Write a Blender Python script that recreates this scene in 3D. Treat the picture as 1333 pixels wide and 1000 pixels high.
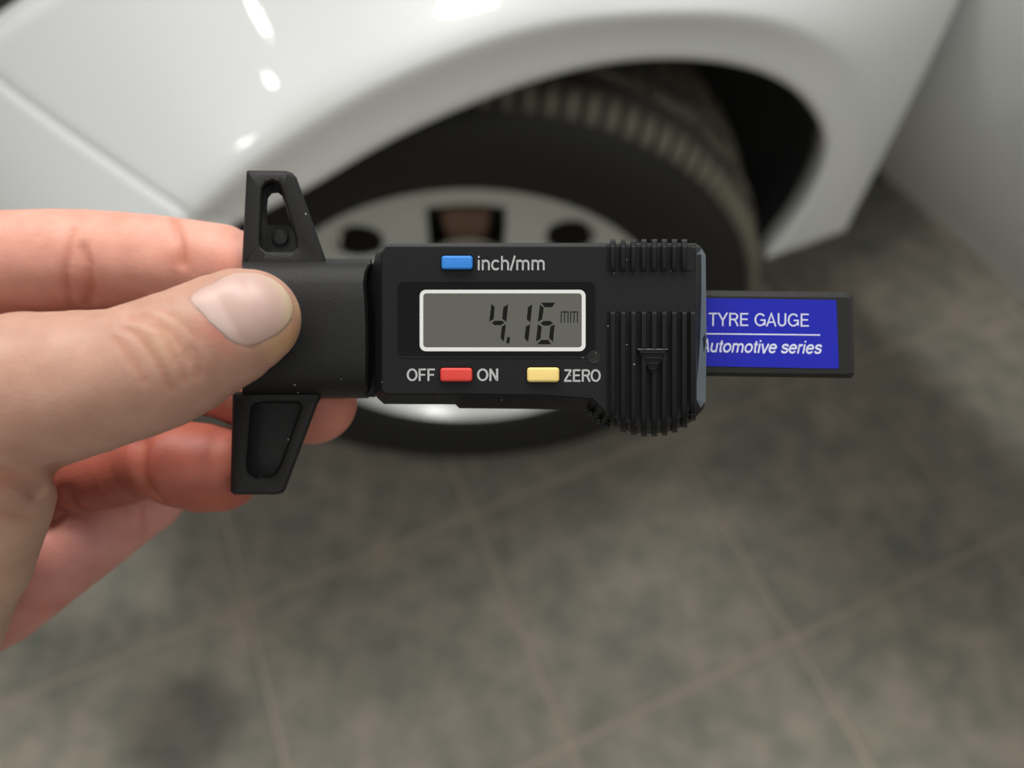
import bpy, bmesh, math, random
import numpy as np
from mathutils import Vector, Matrix

random.seed(7)
for o in list(bpy.data.objects):
    bpy.data.objects.remove(o)
scene = bpy.context.scene
COL = scene.collection

# ------------------------------------------------------------------ camera
PITCH = 1.019                      # radians below the horizon
CAM_H = 1.015
cam_data = bpy.data.cameras.new('camera')
cam = bpy.data.objects.new('camera', cam_data)
COL.objects.link(cam)
cam.location = (0, 0, CAM_H)
cam.rotation_euler = (math.pi / 2 - PITCH, 0, 0)
cam_data.sensor_width = 36.0
cam_data.lens = 36.0 * 1000.0 / 1333.0
cam_data.clip_start = 0.01
cam_data.clip_end = 60
cam_data.dof.use_dof = True
cam_data.dof.focus_distance = 0.1365
cam_data.dof.aperture_fstop = 9.0
scene.camera = cam

# ------------------------------------------------------------------ world, lights, exposure
scene.view_settings.view_transform = 'Standard'
scene.view_settings.look = 'None'
scene.view_settings.gamma = 1.0
scene.view_settings.use_curve_mapping = False
scene.view_settings.exposure = 0.0
world = bpy.data.worlds.new('world')
scene.world = world
world.use_nodes = True
wn = world.node_tree.nodes
wl = world.node_tree.links
bg = wn['Background']
wtc = wn.new('ShaderNodeTexCoord')
wsep = wn.new('ShaderNodeSeparateXYZ')
wramp = wn.new('ShaderNodeValToRGB')
wl.new(wtc.outputs['Generated'], wsep.inputs[0])
wl.new(wsep.outputs['Z'], wramp.inputs['Fac'])
wramp.color_ramp.elements[0].position = 0.0
wramp.color_ramp.elements[0].color = (0.24, 0.24, 0.23, 1)
wramp.color_ramp.elements[1].position = 0.75
wramp.color_ramp.elements[1].color = (0.60, 0.60, 0.585, 1)
wl.new(wramp.outputs['Color'], bg.inputs['Color'])
bg.inputs['Strength'].default_value = 1.22


def area_light(name, loc, target, sx, sy, power, color=(1, 0.98, 0.94)):
    d = bpy.data.lights.new(name, 'AREA')
    d.shape = 'RECTANGLE'
    d.size = sx
    d.size_y = sy
    d.energy = power
    d.color = color
    o = bpy.data.objects.new(name, d)
    COL.objects.link(o)
    o.location = loc
    v = Vector(target) - Vector(loc)
    o.rotation_euler = v.to_track_quat('-Z', 'Y').to_euler()
    return o


LAMPS = [
    # location, target, size x, size y, power
    ((-0.35, 1.65, 2.9), (0, 0.5, 0.3), 1.5, 0.3, 48),
    ((0.7, 1.15, 2.9), (0.5, 0.4, 0.3), 0.9, 0.3, 34),
    ((-1.3, 1.3, 2.9), (-0.2, 0.3, 0.3), 1.0, 0.3, 20),
    ((-0.71, -1.54, 2.95), (-0.71, -1.54, 0), 0.06, 0.06, 0.9),
    ((-0.90, -1.80, 2.95), (-0.90, -1.80, 0), 0.07, 0.06, 0.8),
    ((-1.55, -3.45, 2.95), (-1.2, -2.2, 0), 0.45, 0.30, 8.0),
    ((1.3, -1.0, 2.95), (1.3, -1.0, 0), 0.70, 0.16, 8),
]
for i, (l, t, sx, sy, p) in enumerate(LAMPS):
    area_light('ceiling_lamp', l, t, sx, sy, p)


# ------------------------------------------------------------------ picture -> place helpers
F_DIR = Vector((0, math.cos(PITCH), -math.sin(PITCH)))
U_DIR = Vector((0, math.sin(PITCH), math.cos(PITCH)))
R_DIR = Vector((1, 0, 0))
CAM = Vector((0, 0, CAM_H))


def ray(px, py):
    return R_DIR * ((px - 666.5) / 1000) + U_DIR * ((500 - py) / 1000) + F_DIR


# ------------------------------------------------------------------ materials
def new_mat(name):
    m = bpy.data.materials.new(name)
    m.use_nodes = True
    return m, m.node_tree.nodes, m.node_tree.links, m.node_tree.nodes['Principled BSDF']


def simple(name, col, rough=0.5, metal=0.0, coat=0.0, coat_r=0.05, bump=0.0, bscale=400, spec=0.5, speck=0):
    m, n, l, b = new_mat(name)
    b.inputs['Base Color'].default_value = (*col, 1)
    b.inputs['Roughness'].default_value = rough
    b.inputs['Metallic'].default_value = metal
    b.inputs['Coat Weight'].default_value = coat
    b.inputs['Coat Roughness'].default_value = coat_r
    b.inputs['Specular IOR Level'].default_value = spec
    if bump or speck:
        tc = n.new('ShaderNodeTexCoord')
    if bump:
        t = n.new('ShaderNodeTexNoise')
        t.inputs['Scale'].default_value = bscale
        t.inputs['Detail'].default_value = 3
        l.new(tc.outputs['Object'], t.inputs['Vector'])
        bp = n.new('ShaderNodeBump')
        bp.inputs['Strength'].default_value = bump
        bp.inputs['Distance'].default_value = 0.0002
        l.new(t.outputs['Fac'], bp.inputs['Height'])
        l.new(bp.outputs['Normal'], b.inputs['Normal'])
    if speck:
        v = n.new('ShaderNodeTexVoronoi')
        v.inputs['Scale'].default_value = speck
        l.new(tc.outputs['Object'], v.inputs['Vector'])
        v.inputs['Randomness'].default_value = 1
        # only a few cells carry a dust speck
        s = n.new('ShaderNodeSeparateColor')
        l.new(v.outputs['Color'], s.inputs[0])
        g = n.new('ShaderNodeMath'); g.operation = 'GREATER_THAN'; g.inputs[1].default_value = 0.96
        l.new(s.outputs[0], g.inputs[0])
        q = n.new('ShaderNodeMath'); q.operation = 'LESS_THAN'; q.inputs[1].default_value = 0.13
        l.new(v.outputs['Distance'], q.inputs[0])
        mm = n.new('ShaderNodeMath'); mm.operation = 'MULTIPLY'
        l.new(g.outputs[0], mm.inputs[0]); l.new(q.outputs[0], mm.inputs[1])
        mx = n.new('ShaderNodeMix'); mx.data_type = 'RGBA'
        l.new(mm.outputs[0], mx.inputs['Factor'])
        mx.inputs[6].default_value = (*col, 1)
        mx.inputs[7].default_value = (0.25, 0.25, 0.25, 1)
        l.new(mx.outputs[2], b.inputs['Base Color'])
    return m


PAINT = simple('silver_paint', (0.86, 0.88, 0.875), 0.36, metal=0.15, coat=1.0, coat_r=0.03)
BLACK_TRIM = simple('black_liner', (0.012, 0.012, 0.013), 0.8, bump=0.4, bscale=120)
DARK_LENS = simple('headlight_lens', (0.02, 0.022, 0.022), 0.1, coat=1.0)
RUBBER = simple('tyre_rubber', (0.012, 0.0115, 0.011), 0.62, bump=0.6, bscale=160, spec=0.3)
RIM_LIP = simple('rim_lip_silver', (0.80, 0.81, 0.79), 0.32, metal=0.5, coat=0.5)
ALLOY = simple('wheel_silver', (0.60, 0.62, 0.59), 0.40, metal=0.45, coat=0.4)
STEEL = simple('brake_steel', (0.022, 0.018, 0.016), 0.5, metal=0.5, bump=0.4, bscale=90)
RUST = simple('rusty_iron', (0.13, 0.075, 0.045), 0.8, bump=0.6, bscale=90)
PLASTIC = simple('black_plastic', (0.0065, 0.0065, 0.0075), 0.45, bump=0.35, bscale=6500, speck=900, spec=0.16)
PLASTIC_SOFT = simple('matt_black_plastic', (0.0075, 0.0073, 0.0070), 0.50, bump=0.5, bscale=5000, speck=700, spec=0.25)
GLOSS_BLACK = simple('glossy_black_window', (0.004, 0.004, 0.0042), 0.2, bump=0.0, spec=0.12)
WHITE_PRINT = simple('white_print', (0.55, 0.55, 0.53), 0.5)
GREY_PRINT = simple('grey_print', (0.33, 0.33, 0.33), 0.5)
LABEL_PRINT = simple('label_print', (0.52, 0.54, 0.66), 0.5)
LCD = simple('lcd_grey', (0.082, 0.083, 0.072), 0.3, coat=0.15, coat_r=0.1, spec=0.2)
LCD_INK = simple('lcd_segment', (0.006, 0.0055, 0.004), 0.5, spec=0.08)
BLUE = simple('blue_rubber_button', (0.008, 0.155, 0.50), 0.5, bump=0.2, bscale=4000)
RED = simple('red_rubber_button', (0.50, 0.028, 0.020), 0.5, bump=0.2, bscale=4000)
YELLOW = simple('yellow_rubber_button', (0.66, 0.49, 0.16), 0.5, bump=0.2, bscale=4000)
SLATE = simple('slate_grey', (0.085, 0.11, 0.125), 0.5, bump=0.5, bscale=5000)
LABEL = simple('blue_label', (0.006, 0.010, 0.30), 0.5, bump=0.25, bscale=5000, spec=0.2)


def dusty_tread():
    m, n, l, b = new_mat('dusty_tread_rubber')
    tc = n.new('ShaderNodeTexCoord')
    t = n.new('ShaderNodeTexNoise'); t.inputs['Scale'].default_value = 22; t.inputs['Detail'].default_value = 5
    l.new(tc.outputs['Object'], t.inputs['Vector'])
    r = n.new('ShaderNodeValToRGB')
    r.color_ramp.elements[0].position = 0.35; r.color_ramp.elements[0].color = (0.035, 0.031, 0.024, 1)
    r.color_ramp.elements[1].position = 0.62; r.color_ramp.elements[1].color = (0.20, 0.185, 0.13, 1)
    l.new(t.outputs['Fac'], r.inputs['Fac'])
    l.new(r.outputs['Color'], b.inputs['Base Color'])
    b.inputs['Roughness'].default_value = 0.75
    return m


TREAD = dusty_tread()
TREAD_BASE = simple('worn_tread_rubber', (0.052, 0.048, 0.039), 0.75, bump=0.6, bscale=160, spec=0.3)


def floor_mat(name, joint=False):
    m, n, l, b = new_mat(name)
    geo = n.new('ShaderNodeNewGeometry')
    if joint:
        b.inputs['Base Color'].default_value = (0.255, 0.212, 0.170, 1)
        b.inputs['Roughness'].default_value = 0.8
        return m
    t1 = n.new('ShaderNodeTexNoise'); t1.inputs['Scale'].default_value = 24; t1.inputs['Detail'].default_value = 6
    t1.inputs['Roughness'].default_value = 0.65
    t2 = n.new('ShaderNodeTexNoise'); t2.inputs['Scale'].default_value = 7; t2.inputs['Detail'].default_value = 4
    for t in (t1, t2):
        l.new(geo.outputs['Position'], t.inputs['Vector'])
    r1 = n.new('ShaderNodeValToRGB')
    e = r1.color_ramp.elements
    e[0].position = 0.36; e[0].color = (0.122, 0.127, 0.104, 1)
    e[1].position = 0.62; e[1].color = (0.208, 0.184, 0.157, 1)
    l.new(t1.outputs['Fac'], r1.inputs['Fac'])
    r2 = n.new('ShaderNodeValToRGB')
    e = r2.color_ramp.elements
    e[0].position = 0.30; e[0].color = (0.78, 0.81, 0.78, 1)
    e[1].position = 0.66; e[1].color = (1.12, 1.06, 1.0, 1)
    l.new(t2.outputs['Fac'], r2.inputs['Fac'])
    mx = n.new('ShaderNodeMix'); mx.data_type = 'RGBA'; mx.blend_type = 'MULTIPLY'
    mx.inputs['Factor'].default_value = 1.0
    l.new(r1.outputs['Color'], mx.inputs[6]); l.new(r2.outputs['Color'], mx.inputs[7])
    # a darker round patch in the tile colour
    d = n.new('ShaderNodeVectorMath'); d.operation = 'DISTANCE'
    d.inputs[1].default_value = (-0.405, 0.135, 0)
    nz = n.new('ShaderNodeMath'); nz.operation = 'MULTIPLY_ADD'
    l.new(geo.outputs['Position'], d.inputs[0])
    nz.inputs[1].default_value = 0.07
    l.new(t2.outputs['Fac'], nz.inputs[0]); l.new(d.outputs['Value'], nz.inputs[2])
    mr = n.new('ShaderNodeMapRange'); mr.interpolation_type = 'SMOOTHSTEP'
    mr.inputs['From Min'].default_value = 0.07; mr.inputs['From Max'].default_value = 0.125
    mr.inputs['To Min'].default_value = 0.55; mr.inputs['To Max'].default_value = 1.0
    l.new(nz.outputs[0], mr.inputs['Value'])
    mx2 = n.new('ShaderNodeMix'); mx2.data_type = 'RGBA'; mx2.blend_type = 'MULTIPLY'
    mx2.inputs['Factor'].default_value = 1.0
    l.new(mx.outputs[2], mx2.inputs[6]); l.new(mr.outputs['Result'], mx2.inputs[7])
    l.new(mx2.outputs[2], b.inputs['Base Color'])
    b.inputs['Roughness'].default_value = 0.62
    b.inputs['Specular IOR Level'].default_value = 0.3
    return m


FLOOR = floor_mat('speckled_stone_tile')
GROUT = floor_mat('tile_joint', True)


def skin_mat():
    m, n, l, b = new_mat('skin')
    at = n.new('ShaderNodeVertexColor'); at.layer_name = 'tint'
    tc = n.new('ShaderNodeTexCoord')
    t = n.new('ShaderNodeTexNoise'); t.inputs['Scale'].default_value = 190; t.inputs['Detail'].default_value = 5
    l.new(tc.outputs['Object'], t.inputs['Vector'])
    r = n.new('ShaderNodeValToRGB')
    r.color_ramp.elements[0].position = 0.3; r.color_ramp.elements[0].color = (0.90, 0.84, 0.82, 1)
    r.color_ramp.elements[1].position = 0.7; r.color_ramp.elements[1].color = (1.06, 1.06, 1.05, 1)
    l.new(t.outputs['Fac'], r.inputs['Fac'])
    mx = n.new('ShaderNodeMix'); mx.data_type = 'RGBA'; mx.blend_type = 'MULTIPLY'
    mx.inputs['Factor'].default_value = 1
    l.new(at.outputs['Color'], mx.inputs[6]); l.new(r.outputs['Color'], mx.inputs[7])
    l.new(mx.outputs[2], b.inputs['Base Color'])
    b.inputs['Roughness'].default_value = 0.52
    b.inputs['Specular IOR Level'].default_value = 0.35
    b.inputs['Subsurface Weight'].default_value = 0.35
    b.inputs['Subsurface Radius'].default_value = (1.0, 0.32, 0.18)
    b.inputs['Subsurface Scale'].default_value = 0.0035
    # fine skin lines
    v = n.new('ShaderNodeTexVoronoi'); v.inputs['Scale'].default_value = 1500
    l.new(tc.outputs['Object'], v.inputs['Vector'])
    t3 = n.new('ShaderNodeTexNoise'); t3.inputs['Scale'].default_value = 900; t3.inputs['Detail'].default_value = 4
    l.new(tc.outputs['Object'], t3.inputs['Vector'])
    ad = n.new('ShaderNodeMath'); ad.operation = 'ADD'
    l.new(v.outputs['Distance'], ad.inputs[0]); l.new(t3.outputs['Fac'], ad.inputs[1])
    bp = n.new('ShaderNodeBump'); bp.inputs['Strength'].default_value = 0.22; bp.inputs['Distance'].default_value = 0.00015
    l.new(ad.outputs[0], bp.inputs['Height']); l.new(bp.outputs['Normal'], b.inputs['Normal'])
    return m


SKIN = skin_mat()


def nail_mat():
    m, n, l, b = new_mat('fingernail')
    at = n.new('ShaderNodeVertexColor'); at.layer_name = 'tint'
    l.new(at.outputs['Color'], b.inputs['Base Color'])
    b.inputs['Roughness'].default_value = 0.45
    b.inputs['Subsurface Weight'].default_value = 0.2
    b.inputs['Subsurface Radius'].default_value = (1.0, 0.4, 0.3)
    b.inputs['Subsurface Scale'].default_value = 0.001
    return m


NAIL = nail_mat()


# ------------------------------------------------------------------ object helpers
def tag(o, label=None, cat=None, group=None, kind=None):
    if label: o['label'] = label
    if cat: o['category'] = cat
    if group: o['group'] = group
    if kind: o['kind'] = kind
    return o


def empty(name, loc=(0, 0, 0), rot=None, parent=None):
    o = bpy.data.objects.new(name, None)
    COL.objects.link(o)
    o.empty_display_size = 0.05
    o.location = loc
    if rot is not None: o.rotation_euler = rot
    if parent: o.parent = parent
    return o


def mesh_obj(name, verts, faces, mat, parent=None, smooth=True, angle=None):
    me = bpy.data.meshes.new(name)
    me.from_pydata([tuple(v) for v in verts], [], [tuple(f) for f in faces])
    me.validate()
    me.materials.append(mat)
    bm = bmesh.new(); bm.from_mesh(me)
    bmesh.ops.recalc_face_normals(bm, faces=bm.faces)
    if smooth and angle is not None:
        for e in bm.edges:
            if len(e.link_faces) == 2 and e.calc_face_angle(0) > math.radians(angle):
                e.smooth = False
    for f in bm.faces: f.smooth = smooth
    bm.to_mesh(me); bm.free()
    o = bpy.data.objects.new(name, me)
    COL.objects.link(o)
    if parent: o.parent = parent
    return o


def loft(rings, closed=True, cap0=True, cap1=True):
    """rings: list of equal-length point lists"""
    n = len(rings[0]); vs = [p for r in rings for p in r]; fs = []
    for i in range(len(rings) - 1):
        a, b = i * n, (i + 1) * n
        for k in range(n if closed else n - 1):
            k2 = (k + 1) % n
            fs.append((a + k, a + k2, b + k2, b + k))
    if cap0: fs.append(tuple(range(n))[::-1])
    if cap1: fs.append(tuple(range((len(rings) - 1) * n, len(rings) * n)))
    return vs, fs


def bevel_obj(o, w, seg=2, ang=35):
    m = o.modifiers.new('bevel', 'BEVEL')
    m.width = w; m.segments = seg; m.limit_method = 'ANGLE'; m.angle_limit = math.radians(ang)
    return o


# ================================================================== FLOOR
TA = math.radians(23.2)
EX = Vector((math.cos(TA), math.sin(TA), 0)); EY = Vector((-math.sin(TA), math.cos(TA), 0))
PITCH_T = 0.32
floor = mesh_obj('floor', [(-5, -4, -0.0026), (5, -4, -0.0026), (5, 6, -0.0026), (-5, 6, -0.0026),
                           (-5, -4, -0.05), (5, -4, -0.05), (5, 6, -0.05), (-5, 6, -0.05)],
                 [(0, 1, 2, 3), (4, 5, 6, 7), (0, 1, 5, 4), (1, 2, 6, 5), (2, 3, 7, 6), (3, 0, 4, 7)], GROUT, smooth=False)
tag(floor, 'grey brown speckled stone tile floor with light joints under the car', kind='structure')
g = 0.0040; c = 0.0012; h = PITCH_T / 2
rings = [[(sx * (h - g), sy * (h - g), z0) for sx, sy in ((-1, -1), (1, -1), (1, 1), (-1, 1))] for z0 in (-0.0025, -c)]
rings.append([(sx * (h - g - c), sy * (h - g - c), 0) for sx, sy in ((-1, -1), (1, -1), (1, 1), (-1, 1))])
tv, tf = loft(rings)
tile0 = None
for i in range(-7, 8):
    for j in range(-5, 10):
        cpos = EX * (0.109 + (i + 0.5) * PITCH_T) + EY * (0.077 + (j + 0.5) * PITCH_T)
        if abs(cpos.x) > 2.1 or cpos.y < -0.9 or cpos.y > 2.2: continue
        if tile0 is None:
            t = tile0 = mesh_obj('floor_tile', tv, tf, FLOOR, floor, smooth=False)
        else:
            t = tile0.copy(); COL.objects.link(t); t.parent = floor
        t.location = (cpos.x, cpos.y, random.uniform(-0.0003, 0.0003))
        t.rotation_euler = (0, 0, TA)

# ================================================================== CAR
car = empty('car', (0.4, 1.2, 0))
tag(car, 'light silver car with its front wheel in the arch and front door open', 'car')
CO = car.location.copy()


def cv(p): return Vector(p) - CO


# plan line of the body side: y = Bp(x); yawed about 25 deg, nose wraps back on the left
def Bp(x):
    w = 0.07
    s = -(x + 0.33) / w
    sp = s if s > 30 else math.log1p(math.exp(s))
    return 0.42 + 0.465 * (x + 0.052) + 0.85 * w * sp


def hit_side(px, py, extra=0.0):
    d = ray(px, py); t = 0.5 / d.y
    for _ in range(60):
        P = CAM + d * t
        t += 0.6 * (Bp(P.x) + extra - P.y) / (d.y)
    P = CAM + d * t
    return P.x, P.z


AC = (0.045, 0.36)          # arch centre (x, z)
arch_px = [(120, 640), (165, 560), (172, 480), (200, 400), (250, 333), (300, 298), (340, 281), (396, 255), (445, 224), (497, 193), (575, 156),
           (653, 124), (731, 99), (809, 84), (900, 82), (977, 94), (1027, 116), (1058, 148), (1074, 184), (1072, 211),
           (1058, 247), (1031, 292), (992, 338)]
crease_px = [(60, 640), (100, 560), (110, 470), (140, 380), (200, 320), (248, 277), (319, 210), (378, 168), (441, 126), (560, 69), (640, 38),
             (720, 18), (850, 8), (950, 10), (1020, 25), (1075, 55), (1115, 95), (1125, 140), (1120, 190), (1105, 235), (1085, 275), (1060, 300)]


def polar_curve(pxs, extra=0.0):
    a = []
    for p in pxs:
        x, z = hit_side(*p, extra)
        dx, dz = x - AC[0], z - AC[1]
        th = math.atan2(dz, dx)
        if th < -1.9: th += 2 * math.pi
        a.append((th, math.hypot(dx, dz)))
    a.sort()
    return np.array([q[0] for q in a]), np.array([q[1] for q in a])


ath, ar = polar_curve(arch_px)
cth, cr = polar_curve(crease_px)


def smooth_interp(th, X, Y, w=0.05):
    return float(np.mean([np.interp(th + k * w, X, Y) for k in (-1.5, -1, -.5, 0, .5, 1, 1.5)]))


TH0, TH1 = float(ath[0]), float(ath[-1])
xe, _z = hit_side(1165, 175)
XR, XL, ZT, ZBR, ZBL = xe, -0.95, 1.02, 0.332, 0.20


def r_out(th):
    c_, s_ = math.cos(th), math.sin(th)
    r = 9
    if c_ > 1e-6: r = min(r, (XR - AC[0]) / c_)
    if c_ < -1e-6: r = min(r, (XL - AC[0]) / c_)
    if s_ > 1e-6: r = min(r, (ZT - AC[1]) / s_)
    if s_ < -1e-6: r = min(r, ((ZBR if c_ > 0 else ZBL) - AC[1]) / s_)
    return r


def sstep(a, b, x):
    t = min(1, max(0, (x - a) / (b - a)))
    return t * t * (3 - 2 * t)


def side_y(x, z, th, d):
    """d = distance beyond the crease along the ray"""
    lean = 0.16 + 0.74 * sstep(math.radians(38), math.radians(78), th)
    low = sstep(math.radians(150), math.radians(185), th)
    lean = lean * (1 - low) + 0.05 * low
    if d <= 0: base = 0
    else:
        w = 0.005
        base = w * (math.log1p(math.exp(min(40, (d - 0.004) / w))) - math.log1p(math.exp(-0.004 / w)))
        base *= max(0, math.sin(th)) ** 0.5 if th > 0 else 0
    return Bp(x) + lean * base


ths = sorted(set([TH0 + (TH1 - TH0) * i / 260 for i in range(261)] +
                 [t for t in (math.atan2(ZT - AC[1], XR - AC[0]), math.atan2(ZT - AC[1], XL - AC[0]),
                              math.atan2(ZBR - AC[1], XR - AC[0])) if TH0 < t < TH1]))


def surf_y(x, z):
    th = math.atan2(z - AC[1], x - AC[0]); r = math.hypot(x - AC[0], z - AC[1])
    if th < -1.9: th += 2 * math.pi
    return side_y(x, z, th, r - smooth_interp(th, cth, cr))


def hit_surf(px, py):
    d = ray(px, py)
    t0 = 0.25
    prev = None
    for k in range(260):
        t = t0 + k * 0.004
        P = CAM + d * t
        v = P.y - surf_y(P.x, P.z)
        if v > 0: break
    P = CAM + d * (t - 0.002)
    return P.x, P.z


sA, sB = hit_surf(240, 262), hit_surf(0, 105)
THS = math.atan2(sA[1] - AC[1], sA[0] - AC[0])          # shut line between fender and bumper


def seam_angle(r):
    """angle of the shut line at radius r"""
    ux, uz = sB[0] - sA[0], sB[1] - sA[1]; L = math.hypot(ux, uz); ux /= L; uz /= L
    fx, fz = sA[0] - AC[0], sA[1] - AC[1]
    b_ = fx * ux + fz * uz; c_ = fx * fx + fz * fz - r * r
    disc = b_ * b_ - c_
    if disc < 0 or r < math.hypot(fx, fz): return THS
    t = -b_ + math.sqrt(disc)
    return math.atan2(fz + t * uz, fx + t * ux)


ths = sorted([t for t in ths if abs(t - THS) > 0.012] + [THS - 0.014, THS - 0.005, THS, THS + 0.005, THS + 0.014])
cols = []
for th in ths:
    ra, rc, ro = smooth_interp(th, ath, ar), smooth_interp(th, cth, cr), r_out(th)
    ro = max(ro, ra + 0.004)
    rc = max(min(rc, ro), ra + 0.002)
    col = []
    bulge = 0.001 + 0.009 * sstep(math.radians(35), math.radians(80), th)
    groove = 0.002 * max(0, 1 - abs(th - THS) / 0.010)
    fall = max(0, 1 - abs(th - THS) / 0.7) ** 2

    def P(r, dy=0, d=0):
        t_ = th + (seam_angle(r) - THS) * fall
        x, z = AC[0] + r * math.cos(t_), AC[1] + r * math.sin(t_)
        if z > ZT: z = ZT
        return (x, side_y(x, z, t_, (r - smooth_interp(t_, cth, cr)) if d else 0) + dy + groove, z)
    col.append(P(ra + 0.004, 0.045)); col.append(P(ra, 0.022)); col.append(P(ra + 0.0005, 0.004)); col.append(P(ra + 0.003, 0.0))
    for k in range(1, 7):
        t = k / 6
        r = ra + 0.003 + (rc - ra - 0.003) * t
        col.append(P(r, -bulge * t * t))
    for k in range(1, 34):
        t = (k / 33) ** 1.4
        r = rc + (ro - rc) * t
        d = r - rc
        col.append(P(r, -bulge * math.exp(-d / 0.05), d))
    cols.append(col)

_h1, _h2 = hit_surf(32, 0), hit_surf(0, 28)
H1, H2 = (_h1[0], 0, _h1[1]), (_h2[0], 0, _h2[1])
NR = len(cols[0])


def grid_part(name, pred, mat, thick=0.0015):
    vs, fs, idx = [], [], {}
    for i in range(len(cols) - 1):
        for k in range(NR - 1):
            q = [(i, k), (i + 1, k), (i + 1, k + 1), (i, k + 1)]
            cx = sum(cols[a][b][0] for a, b in q) / 4; cz = sum(cols[a][b][2] for a, b in q) / 4
            if pred(0.5 * (ths[i] + ths[i + 1]), k, cx, cz):
                f = []
                for a in q:
                    if a not in idx: idx[a] = len(vs); vs.append(cv(cols[a[0]][a[1]]))
                    f.append(idx[a])
                fs.append(f)
    o = mesh_obj(name, vs, fs, mat, car, smooth=True)
    s = o.modifiers.new('thickness', 'SOLIDIFY'); s.thickness = thick; s.offset = 0
    return o


def in_lamp(x, z):
    # beyond the line H1-H2, on the nose side
    ax, az = H2[0], H2[2]; bx, bz = H1[0], H1[2]
    return ((bx - ax) * (z - az) - (bz - az) * (x - ax)) > 0 and z < 0.86 and x > -0.9


tag(grid_part('front_fender', lambda th, k, x, z: th < THS and not in_lamp(x, z), PAINT), 'silver front fender with flared arch')
tag(grid_part('front_bumper', lambda th, k, x, z: th > THS and not in_lamp(x, z), PAINT), 'silver bumper corner left of the shut line')
tag(grid_part('headlight', lambda th, k, x, z: in_lamp(x, z), DARK_LENS), 'dark edge of the headlight')

# inner liner of the wheel arch
rings = []
for off, gr in ((0.02, 0.002), (0.06, 0.006), (0.12, 0.03), (0.5, 0.035), (0.52, -0.05), (0.52, -0.2)):
    ring = []
    for th in ths[::4]:
        r = smooth_interp(th, ath, ar) + gr
        x, z = AC[0] + r * math.cos(th), AC[1] + r * math.sin(th)
        nrm = Vector((-0.42, 0.905, 0))
        p = Vector((x, Bp(x), z)) + nrm * off
        ring.append(cv(p))
    rings.append(ring)
vs, fs = loft(rings, closed=False, cap0=False, cap1=False)
lin = mesh_obj('wheel_arch_liner', vs, fs, BLACK_TRIM, car)
vs, fs = [], []
ring = rings[-1]; vs = [sum(ring, Vector()) / len(ring)] + ring
fs = [(0, i, i + 1) for i in range(1, len(ring))]
mesh_obj('inner_arch_panel', vs, fs, BLACK_TRIM, car)


def box_at(name, o, dx, dy, l, w, z0, z1, mat, parent, taper=0.0):
    o = Vector((o[0], o[1], 0)); dx = Vector((*dx, 0)).normalized(); dy = Vector((*dy, 0)).normalized()
    pts = [o, o + dx * l, o + dx * l + dy * w, o + dy * w]
    r = [[cv(Vector((p.x, p.y, z0))) for p in pts], [cv(Vector((p.x, p.y, z1))) for p in pts]]
    v, f = loft(r)
    return mesh_obj(name, v, f, mat, parent, smooth=False)


CX, CY = (0.907, 0.42), (-0.42, 0.907)
# floor pan and engine block behind the arches
box_at('underbody', (0.36, 1.02), CX, CY, 2.4, 1.55, 0.17, 0.30, BLACK_TRIM, car)

# hood sheet carrying on from the top of the fender
top = [cols[i][-1] for i in range(len(cols)) if abs(cols[i][-1][2] - ZT) < 1e-4]
rings = []
for k in range(6):
    rings.append([cv(Vector(p) + Vector((CY[0], CY[1], 0)) * (0.22 * k) + Vector((0, 0, 0.045 * math.sin(k / 5 * math.pi)))) for p in top])
vs, fs = loft(rings, closed=False, cap0=False, cap1=False)
hd = mesh_obj('hood', vs, fs, PAINT, car)

# dark sill below the body side behind the arch, and body side shut behind the fender edge
# open front door: skin runs from behind the fender towards the camera's right
DD = Vector((0.503, -0.864, 0)); DN = Vector((-0.864, -0.503, 0))
prof = [(0.250, 0.055), (0.256, 0.030), (0.30, 0.0), (0.40, -0.045), (0.52, -0.090), (0.64, -0.115), (0.76, -0.115), (0.88, -0.09), (0.98, -0.04)]
rings = []
NS = 16
for i in range(NS + 1):
    s = -0.17 + 1.05 * i / NS
    r = []
    for z, dn in prof:
        p = Vector((0.5, 0.76, 0)) + DD * s - DN * (1.25 * dn + 0.01 * math.sin(i / NS * math.pi) * -1)
        r.append(cv(Vector((p.x, p.y, z))))
    for z, dn in prof[::-1]:
        p = Vector((0.5, 0.76, 0)) + DD * s - DN * (0.11)
        r.append(cv(Vector((p.x, p.y, z))))
    rings.append(r)
vs, fs = loft(rings)
dr = mesh_obj('front_door', vs, fs, PAINT, car, angle=50)
tag(dr, 'open silver door, shaded side towards the wheel')

# ---------------------------------------------------------------- wheel
WY = -0.0486
WC = Vector((-0.0523, 0.5877, 0.3194))
WN = Vector((-math.sin(WY), -math.cos(WY), 0))        # outwards
WA = Vector((math.cos(WY), -math.sin(WY), 0))
WM = Matrix((( WA.x, 0, WN.x), (WA.y, 0, WN.y), (0, 1, 0)))   # local x right, y up, z outwards


def wheel_obj(name, vs, fs, mat, parent=None, **k):
    o = mesh_obj(name, vs, fs, mat, parent, **k)
    return o


def lathe(profile, n=128, close=False):
    rings = []
    for i in range(n):
        a = 2 * math.pi * i / n
        rings.append([(r * math.cos(a), r * math.sin(a), z) for r, z in profile])
    m = len(profile); vs = [p for r in rings for p in r]; fs = []
    for i in range(n):
        a, b = i * m, ((i + 1) % n) * m
        for k in range(m if close else m - 1):
            k2 = (k + 1) % m
            fs.append((a + k, b + k, b + k2, a + k2))
    return vs, fs


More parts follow.
